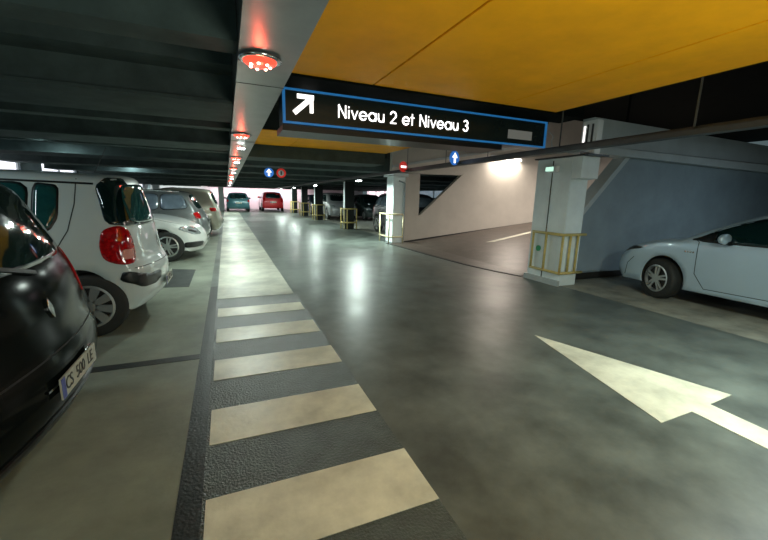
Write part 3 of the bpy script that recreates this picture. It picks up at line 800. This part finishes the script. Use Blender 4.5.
SIDES = ((-1, (0, 1, 0)), (1, (0, -1, 0)))
def side_poly(pts, sgn): return [(x, sgn*.8, z) for x, z in pts]
def generic_car(sp, name, label, loc, rz, paintm, glass='glass', lod=1, group=None, plate='AK 632 FD', wheel=('twin', 5), handles=True, steer=0, cat='car'):
    root = thing(name, label, cat, loc, rz, group); c = Car(sp); c.body(root, paintm)
    L = sp['L']; H = sp['H']; W2 = sp['W']/2
    for win in sp['wins']:
        for sgn, d in SIDES:
            o = c.patch('side_window', side_poly(win, sgn), d, M[glass], off=.003, g=c.step*1.5)
            # rubber frame around it: a slightly larger black patch beneath
            cxw = sum(p[0] for p in win)/len(win); czw = sum(p[1] for p in win)/len(win)
            big = [(x+(.018 if x > cxw else -.018), z+(.016 if z > czw else -.016)) for x, z in win]
            c.patch('window_seal', side_poly(big, sgn), d, M['black'], off=.0015, g=c.step*1.5, parent=o)
    rw = sp['rwin']
    c.patch('rear_window', rw, (1, 0, 0), M[sp.get('rglass', 'glass')], g=c.step*1.2)
    c.patch('windshield', sp['fwin'], (-1, 0, 0), M[glass], g=c.step*1.2)
    for sgn in (-1, 1):
        c.patch('tail_light', [(x, sgn*y, z) for x, y, z in sp['tail']], (1, -sgn*sp.get('taild', .9), 0), M['redlens'], off=.008, g=c.step*.8, k=sp.get('tailk', .13))
        c.patch('headlight', [(x, sgn*y, z) for x, y, z in sp['head']], (-1, -sgn*sp.get('headd', .8), 0), M['headlens'], off=.006, g=c.step*.8)
    for sgn, d in SIDES:
        for ln in sp['lines']: c.strip('door_seam', side_poly(ln, sgn), d, .009, M['joint'])
        if handles:
            for hx_, hz in sp['handles']:
                y = sgn*(c.half(hx_, hz)+.012)
                link('door_handle', B(hx_-.085, hx_+.085, y-.012, y+.012, hz-.014, hz+.014, bev=.008), paintm, root)
    c.patch('grille', [(L, -.42, .50), (L, .42, .50), (L, .36, .36), (L, -.36, .36)], (-1, 0, 0), M['black'], g=c.step)
    c.patch('upper_grille', sp.get('ugr', [(L, -.30, .70), (L, .30, .70), (L, .28, .60), (L, -.28, .60)]), (-1, 0, 0), M['black'], g=c.step)
    add_wheels(c, wheel[1], wheel[0], steer)
    mirror_part(c, sp['mir'][0], sp['mir'][1], sp.get('mirm', paintm))
    if plate:
        plate_part(c, 0, 0, sp['pz'], True, plate); plate_part(c, L, 0, .42, False, plate)
    return root, c

def wsh(L, xb, zb_, zt, wb, wt): return [(xb, -wb, zb_), (xb, wb, zb_), (xb, wt, zt), (xb, -wt, zt)]
SP = {}
SP['modus'] = dict(L=3.79, W=1.70, H=1.68, belt=1.04, wr=.330, wb=.60, wf=3.10, tumble=.20, bowr=.17,
    sil=[(.12, .24), (.02, .36), (0, .50), (.0, .66), (.06, .80), (.10, 1.04), (.17, 1.36), (.23, 1.58), (.32, 1.655), (.7, 1.675), (1.5, 1.68), (2.05, 1.63), (2.7, 1.22), (3.0, 1.03), (3.45, .92), (3.70, .74), (3.79, .5), (3.74, .24)],
    wins=[[(.79, 1.24), (.85, 1.12), (.96, 1.08), (.96, 1.54), (.79, 1.52)], [(1.02, 1.08), (1.50, 1.06), (1.48, 1.54), (1.02, 1.54)], [(1.58, 1.06), (2.45, 1.03), (2.20, 1.32), (1.95, 1.51), (1.56, 1.53)]],
    rwin=wsh(3.79, 0, 1.12, 1.50, .62, .52), fwin=wsh(3.79, 3.79, 1.08, 1.48, .62, .50),
    tailk=.22, tail=[(.20, .68, .76), (.30, .80, .74), (.42, .84, .80), (.46, .82, .96), (.42, .80, 1.10), (.30, .74, 1.15), (.20, .68, 1.08)],
    head=[(3.7, .45, .68), (3.5, .76, .66), (3.3, .8, .84), (3.5, .6, .86)], 
    lines=[[(.64, 1.60), (.65, 1.35), (.70, 1.10), (.78, .95)], [(1.58, 1.5), (1.58, .30), (2.6, .30), (2.75, .6), (2.62, 1.0)]],
    handles=[(1.75, .90)], mir=(2.45, 1.03), pz=.80)
SP['clio'] = dict(L=3.98, W=1.72, H=1.63, belt=1.0, wr=.31, wb=.66, wf=3.2, tumble=.19, bowr=.10,
    sil=[(.14, .22), (.04, .32), (0, .45), (.0, .58), (.04, .70), (.07, .86), (.12, 1.04), (.24, 1.36), (.33, 1.53), (.52, 1.60), (1.2, 1.63), (1.9, 1.59), (2.5, 1.25), (2.9, 1.0), (3.3, .92), (3.75, .76), (3.96, .5), (3.9, .22)],
    wins=[[(.85, 1.14), (1.45, 1.03), (1.45, 1.41), (.95, 1.42)], [(1.52, 1.03), (2.5, 1.0), (2.15, 1.28), (1.8, 1.43), (1.52, 1.43)]],
    rwin=wsh(3.98, 0, 1.09, 1.52, .66, .58), fwin=wsh(3.98, 3.98, 1.04, 1.42, .62, .50),
    tail=[(.10, .72, .80), (.22, .84, .80), (.34, .82, 1.0), (.36, .78, 1.14), (.26, .68, 1.10), (.14, .68, .96)],
    head=[(3.8, .5, .68), (3.5, .8, .66), (3.3, .8, .80), (3.6, .6, .82)],
    lines=[[(1.48, 1.4), (1.48, .28), (2.5, .28), (2.62, .6), (2.5, .96)], [(1.48, .28), (.98, .55), (.9, .98)]],
    handles=[(1.62, .86)], mir=(2.45, .98), pz=.51)
SP['auris'] = dict(L=4.33, W=1.76, H=1.52, belt=.97, wr=.325, wb=.78, wf=3.38, tumble=.24, bowf=.26,
    sil=[(.12, .22), (.03, .34), (0, .52), (.02, .72), (.10, .92), (.28, 1.12), (.48, 1.34), (.70, 1.42), (1.2, 1.50), (1.8, 1.52), (2.25, 1.46), (2.85, 1.18), (3.15, 1.02), (3.55, .95), (3.95, .83), (4.22, .67), (4.32, .50), (4.33, .38), (4.22, .20)],
    wins=[[(.55, 1.10), (.80, 1.02), (.86, 1.30), (.70, 1.26)], [(.90, 1.02), (1.62, 1.0), (1.62, 1.37), (.98, 1.35)], [(1.70, 1.0), (3.00, .985), (2.62, 1.20), (2.2, 1.37), (1.70, 1.43)]],
    rwin=wsh(4.3, 0, 1.08, 1.36, .60, .50), fwin=wsh(4.3, 4.3, 1.04, 1.38, .64, .52),
    tail=[(.05, .60, .74), (.3, .85, .76), (.5, .86, .9), (.25, .7, .98)],
    head=[(4.16, .52, .60), (3.95, .78, .68), (3.62, .84, .80), (3.9, .68, .80), (4.12, .5, .68)],
    lines=[[(1.68, 1.38), (1.66, .32), (.95, .34), (.88, .98)], [(1.66, .32), (2.74, .30), (2.88, .50), (2.90, .97), (2.95, 1.0)], [(3.80, .62), (3.90, .50), (3.93, .30)], ],
    handles=[(1.85, .86)], mir=(2.55, 1.0), pz=.62, headd=1.1)
SP['audi'] = dict(L=4.62, W=1.84, H=1.40, belt=.92, wr=.33, wb=1.0, wf=3.86, tumble=.24, bowf=.30,
    sil=[(.12, .22), (.02, .38), (0, .60), (.04, .85), (.35, .99), (.9, 1.14), (1.4, 1.36), (1.9, 1.40), (2.4, 1.36), (2.9, 1.13), (3.2, 1.0), (3.7, .95), (4.2, .84), (4.50, .68), (4.6, .48), (4.62, .36), (4.52, .20)],
    wins=[[(1.05, 1.0), (1.75, .95), (1.75, 1.30), (1.45, 1.26)], [(1.82, .95), (2.95, .94), (2.6, 1.14), (2.25, 1.29), (1.82, 1.31)]],
    rwin=wsh(4.6, 0, 1.06, 1.30, .58, .5), fwin=wsh(4.6, 4.6, 1.04, 1.32, .62, .5),
    tail=[(.05, .60, .68), (.3, .88, .70), (.5, .88, .82), (.2, .7, .88)],
    head=[(4.56, .48, .56), (4.40, .78, .57), (4.06, .88, .70), (4.12, .84, .76), (4.45, .6, .73)],
    lines=[[(1.80, 1.31), (1.78, .28), (2.85, .28), (3.02, .5), (3.0, .94)], [(3.1, 1.0), (3.6, .93), (4.15, .80)]],
    handles=[(1.98, .80)], mir=(2.6, .96), pz=.70, headd=1.0, ugr=[(4.6, -.38, .68), (4.6, .38, .68), (4.6, .30, .34), (4.6, -.30, .34)])
SP['estate'] = dict(L=4.50, W=1.80, H=1.54, belt=.98, wr=.33, wb=.85, wf=3.6, tumble=.20, bowr=.18, step=.06,
    sil=[(.12, .24), (.02, .36), (0, .50), (.02, .72), (.12, .95), (.32, 1.28), (.46, 1.46), (.75, 1.52), (1.5, 1.54), (2.3, 1.50), (2.9, 1.2), (3.3, 1.02), (3.8, .95), (4.3, .78), (4.48, .5), (4.40, .22)],
    wins=[[(.48, 1.07), (1.10, 1.03), (1.10, 1.42), (.60, 1.42)], [(1.16, 1.03), (1.95, 1.0), (1.95, 1.42), (1.16, 1.43)], [(2.02, 1.0), (3.1, .99), (2.7, 1.22), (2.35, 1.40), (2.02, 1.42)]],
    rwin=wsh(4.5, 0, 1.04, 1.42, .64, .54), fwin=wsh(4.5, 4.5, 1.06, 1.42, .64, .52),
    tail=[(.14, .74, .80), (.3, .86, .80), (.36, .86, .95), (.2, .76, .98)],
    head=[(4.3, .5, .66), (4.0, .84, .66), (3.9, .84, .82), (4.2, .6, .80)],
    lines=[[(2.0, 1.42), (2.0, .3), (3.0, .3), (3.1, .6), (3.05, .98)], [(2.0, .3), (1.3, .3), (1.14, .6), (1.14, 1.0)]],
    handles=[(2.15, .86), (1.3, .88)], mir=(2.8, 1.02), pz=.72)
SP['suv'] = dict(L=4.35, W=1.84, H=1.68, belt=1.05, wr=.35, wb=.80, wf=3.5, tumble=.17, step=.06,
    sil=[(.12, .28), (.02, .42), (0, .60), (.02, .85), (.08, 1.05), (.22, 1.40), (.34, 1.58), (.6, 1.66), (1.4, 1.68), (2.3, 1.66), (2.75, 1.56), (3.25, 1.30), (3.6, 1.12), (3.95, 1.03), (4.22, .88), (4.33, .62), (4.25, .26)],
    wins=[[(.42, 1.16), (.95, 1.12), (.95, 1.52), (.52, 1.52)], [(1.02, 1.12), (1.80, 1.10), (1.80, 1.54), (1.02, 1.54)], [(1.88, 1.10), (3.3, 1.09), (2.95, 1.32), (2.6, 1.50), (1.88, 1.54)]],
    rwin=wsh(4.3, 0, 1.12, 1.54, .64, .54), fwin=wsh(4.3, 4.3, 1.16, 1.55, .66, .54),
    tail=[(.03, .66, .80), (.2, .88, .82), (.3, .88, 1.12), (.1, .74, 1.16)],
    head=[(4.2, .5, .76), (3.95, .86, .76), (3.85, .86, .94), (4.1, .6, .92)],
    lines=[[(1.85, 1.54), (1.85, .34), (2.85, .34), (3.0, .7), (2.95, 1.05)], [(1.85, .34), (1.2, .34), (1.0, .7), (.98, 1.08)]],
    handles=[(2.0, .95), (1.15, .97)], mir=(2.65, 1.14), pz=.80)
def far_version(k_, st=.1, **kw):
    d = dict(SP[k_]); d['step'] = st; d.update(kw); return d

# black hatchback, nearest on the left (rear to the lane)
root, c = generic_car(SP['clio'], 'hatchback_car', 'glossy black hatchback with its rear to the lane, nearest the camera on the left', (-.83, 2.44, 0), PI, M['p_black'], plate='CS 500 LE')
c.patch('bumper_lower', [(0, -.72, .36), (0, .72, .36), (0, .66, .25), (0, -.66, .25)], (1, 0, 0), M['black'], off=.012)
c.strip('chrome_strip', [(0, -.32, .53), (0, .32, .53)], (1, 0, 0), .010, M['chrome'], off=.010)
c.strip('bumper_seam', [(0, -.80, .66), (0, .80, .66)], (1, 0, 0), .008, M['underbody'])
c.patch('badge', [(0, -.03, .87), (0, 0, .93), (0, .03, .87), (0, 0, .81)], (1, 0, 0), M['chrome'], off=.010, g=.02, rnd=1)
c.strip('rear_wiper', [(0, -.02, 1.06), (0, .38, 1.16)], (1, 0, 0), .02, M['black'], off=.02)

# white small hatchback
root, c = generic_car(SP['modus'], 'hatchback_car', 'white tall hatchback with big red tail lights, second on the left', (-.73, 5.29, 0), PI, M['p_white'], glass='glassteal', plate=None, wheel=('cover', 9))
# dark wrap round rear window with its teal glass
for sgn in (-1, 1):
    c.patch('rear_window_surround', [(.16, sgn*.40, 1.12), (.2, sgn*.66, 1.13), (.34, sgn*.78, 1.15), (.40, sgn*.76, 1.2), (.40, sgn*.70, 1.54), (.32, sgn*.62, 1.62), (.2, sgn*.40, 1.62)], (1, -sgn*.9, 0), M['glass'], off=.006)
c.patch('rear_glass', [(0, -.60, 1.15), (0, .60, 1.15), (0, .56, 1.40), (0, .46, 1.56), (0, -.46, 1.56), (0, -.56, 1.40)], (1, 0, 0), M['glassteal'], off=.011)
for sgn in (-1, 1):
    c.patch('bumper_strip', [(0, sgn*.34, .60), (.05, sgn*.62, .60), (.3, sgn*.80, .68), (.3, sgn*.83, .58), (.14, sgn*.72, .48), (.02, sgn*.50, .47), (0, sgn*.34, .52)], (1, -sgn*.7, 0), M['black'], off=.010)
    c.patch('reversing_light', [(.2, sgn*.74, .80), (.3, sgn*.80, .80), (.3, sgn*.78, .90), (.2, sgn*.70, .90)], (1, -sgn*.9, 0), M['redclear'], off=.013, g=.02)
c.strip('bumper_seam', [(0, -.8, .70), (0, .8, .70)], (1, 0, 0), .008, M['joint'])
c.strip('bumper_side_seam', [(.12, -.8, .70), (.40, -.8, .72)], (0, 1, 0), .007, M['joint'])
c.patch('badge', [(0, -.055, .90), (0, 0, .99), (0, .055, .90), (0, 0, .81)], (1, 0, 0), M['chrome'], off=.010, g=.02, rnd=1)
plate_part(c, 0, 0, .44, True, 'AK 632 FD')
for sgn, d in SIDES: c.strip('roof_rail', side_poly([(.5, 1.555), (1.2, 1.57), (2.0, 1.53)], sgn), d, .02, M['black'])
h, n = c.cast((.62, 0, 1.6), Vector((0, 0, -1)))
link('antenna', tube(tube(bmesh.new(), (.64, 0, 1.60), (.66, 0, 1.64), .018), (.66, 0, 1.64), (.50, 0, 1.97), .004), M['black'], root)

# pearl white saloon, nose to the lane
root, c = generic_car(SP['audi'], 'saloon_car', 'pearl white saloon parked nose towards the lane, third on the left', (-.45-4.62, 9.93, 0), 0, M['p_audi'], plate='DR 208 NC', wheel=('twin', 5))
for sgn in (-1, 1):
    c.patch('air_intake', [(4.6, sgn*.50, .40), (4.5, sgn*.80, .42), (4.2, sgn*.88, .42), (4.2, sgn*.9, .30), (4.5, sgn*.8, .29), (4.6, sgn*.5, .30)], (-1, -sgn*.8, 0), M['black'], off=.006)
    c.patch('headlight_trim', [(4.5, sgn*.70, .60), (4.3, sgn*.84, .66), (4.3, sgn*.84, .70), (4.5, sgn*.7, .66)], (-1, -sgn, 0), M['black'], off=.010, g=.02)

# silver estate and beige hatchback, rears to the lane
root, c = generic_car(SP['estate'], 'estate_car', 'silver grey estate car with a blue tinted side window behind the white saloon', (-.46, 11.95, 0), PI, M['p_grey'], glass='glassblue', plate='BM 751 TA')
for sgn, d in SIDES: c.strip('roof_rail', side_poly([(.7, 1.49), (1.5, 1.505), (2.3, 1.47)], sgn), d, .025, M['chrome'], off=.02)
generic_car(far_version('clio', .06, tail=[(.2, .72, .86), (.34, .84, .86), (.40, .82, .98), (.26, .74, .98)]), 'hatchback_car', 'small beige silver hatchback with dark rear glass, farthest in the left row', (-.14, 14.9, 0), PI, M['p_beige'], plate='CV 384 GE')

# silver car on the right, nose to the blue grey wall
root, c = generic_car(SP['auris'], 'hatchback_car', 'silver blue hatchback parked on the right in front of the grey ramp wall', (7.19, .27, 0), PI/2, M['p_silver'], plate='EF 915 HB', wheel=('twin', 5), steer=-.28)
for sgn in (-1, 1):
    c.patch('headlight_mask', [(4.12, sgn*.55, .655), (3.95, sgn*.76, .70), (3.70, sgn*.84, .765), (3.64, sgn*.84, .80), (3.9, sgn*.68, .785), (4.1, sgn*.55, .72)], (-1, -sgn*1.1, 0), M['black'], off=.010, g=.02)
    c.patch('headlight_lamp', [(4.05, sgn*.66, .68), (3.93, sgn*.76, .70), (3.93, sgn*.74, .755), (4.05, sgn*.62, .74)], (-1, -sgn*1.1, 0), M['headlens'], off=.014, g=.02)
for sgn, d in SIDES:
    c.patch('mirror_triangle', side_poly([(2.72, .99), (3.03, .985), (2.72, 1.12)], sgn), d, M['black'], off=.008, g=.03, rnd=1)
    c.strip('sill_line', side_poly([(.9, .30), (2.9, .27)], sgn), d, .02, M['p_silver'], off=.008)
    bmx = [(3.02, .80), (3.05, .83), (3.08, .80)]
    for q in range(4):
        c.patch('hybrid_badge', side_poly([(2.93+q*.035, .80), (2.955+q*.035, .80), (2.955+q*.035, .822), (2.93+q*.035, .822)], sgn), d, M['chrome'], off=.005, g=.02, rnd=1)

# dark SUV behind the cream wall
root, c = generic_car(SP['suv'], 'suv_car', 'dark slate tall car parked beyond the cream ramp wall', (6.85, 15.75, 0), -PI/2, M['p_suv'], glass='glassblue', plate='AP 346 WD')
for nm, k_, lab, loc, rz, pm, kw in [
    ('hatchback_car', 'suv', 'light silver car with dark glass between the first two black pillars', (6.75, 26.75, 0), -PI/2, 'p_silver2', {}),
    ('hatchback_car', 'clio', 'dark green car seen between the nearest black pillar and the dark tall car', (8.75, 25.3, 0), -PI/2, 'p_dark', {}),
    ('saloon_car', 'estate', 'dark navy car between the second and third black pillars', (6.9, 32.6, 0), -PI/2, 'p_navy', {}),
    ('estate_car', 'estate', 'dark teal car at the far end of the lane, left of the red one', (.90, 32.3, 0), PI/2, 'p_teal', {}),
    ('hatchback_car', 'suv', 'red tall car at the far end of the lane against the bright wall', (3.75, 33.6, 0), PI/2, 'p_red', dict(H=1.62))]:
    root, c = generic_car(far_version(k_, .09, **kw), nm, lab, loc, rz, M[pm], plate='CB 561 RL', handles=False)

generic_car(far_version('auris', .07), 'hatchback_car', 'silver blue car partly seen through the triangular opening of the cream wall', (9.05, 16.6, 0), -PI/2, M['p_silver2'], glass='glassblue', plate='BN 208 SC', handles=False)
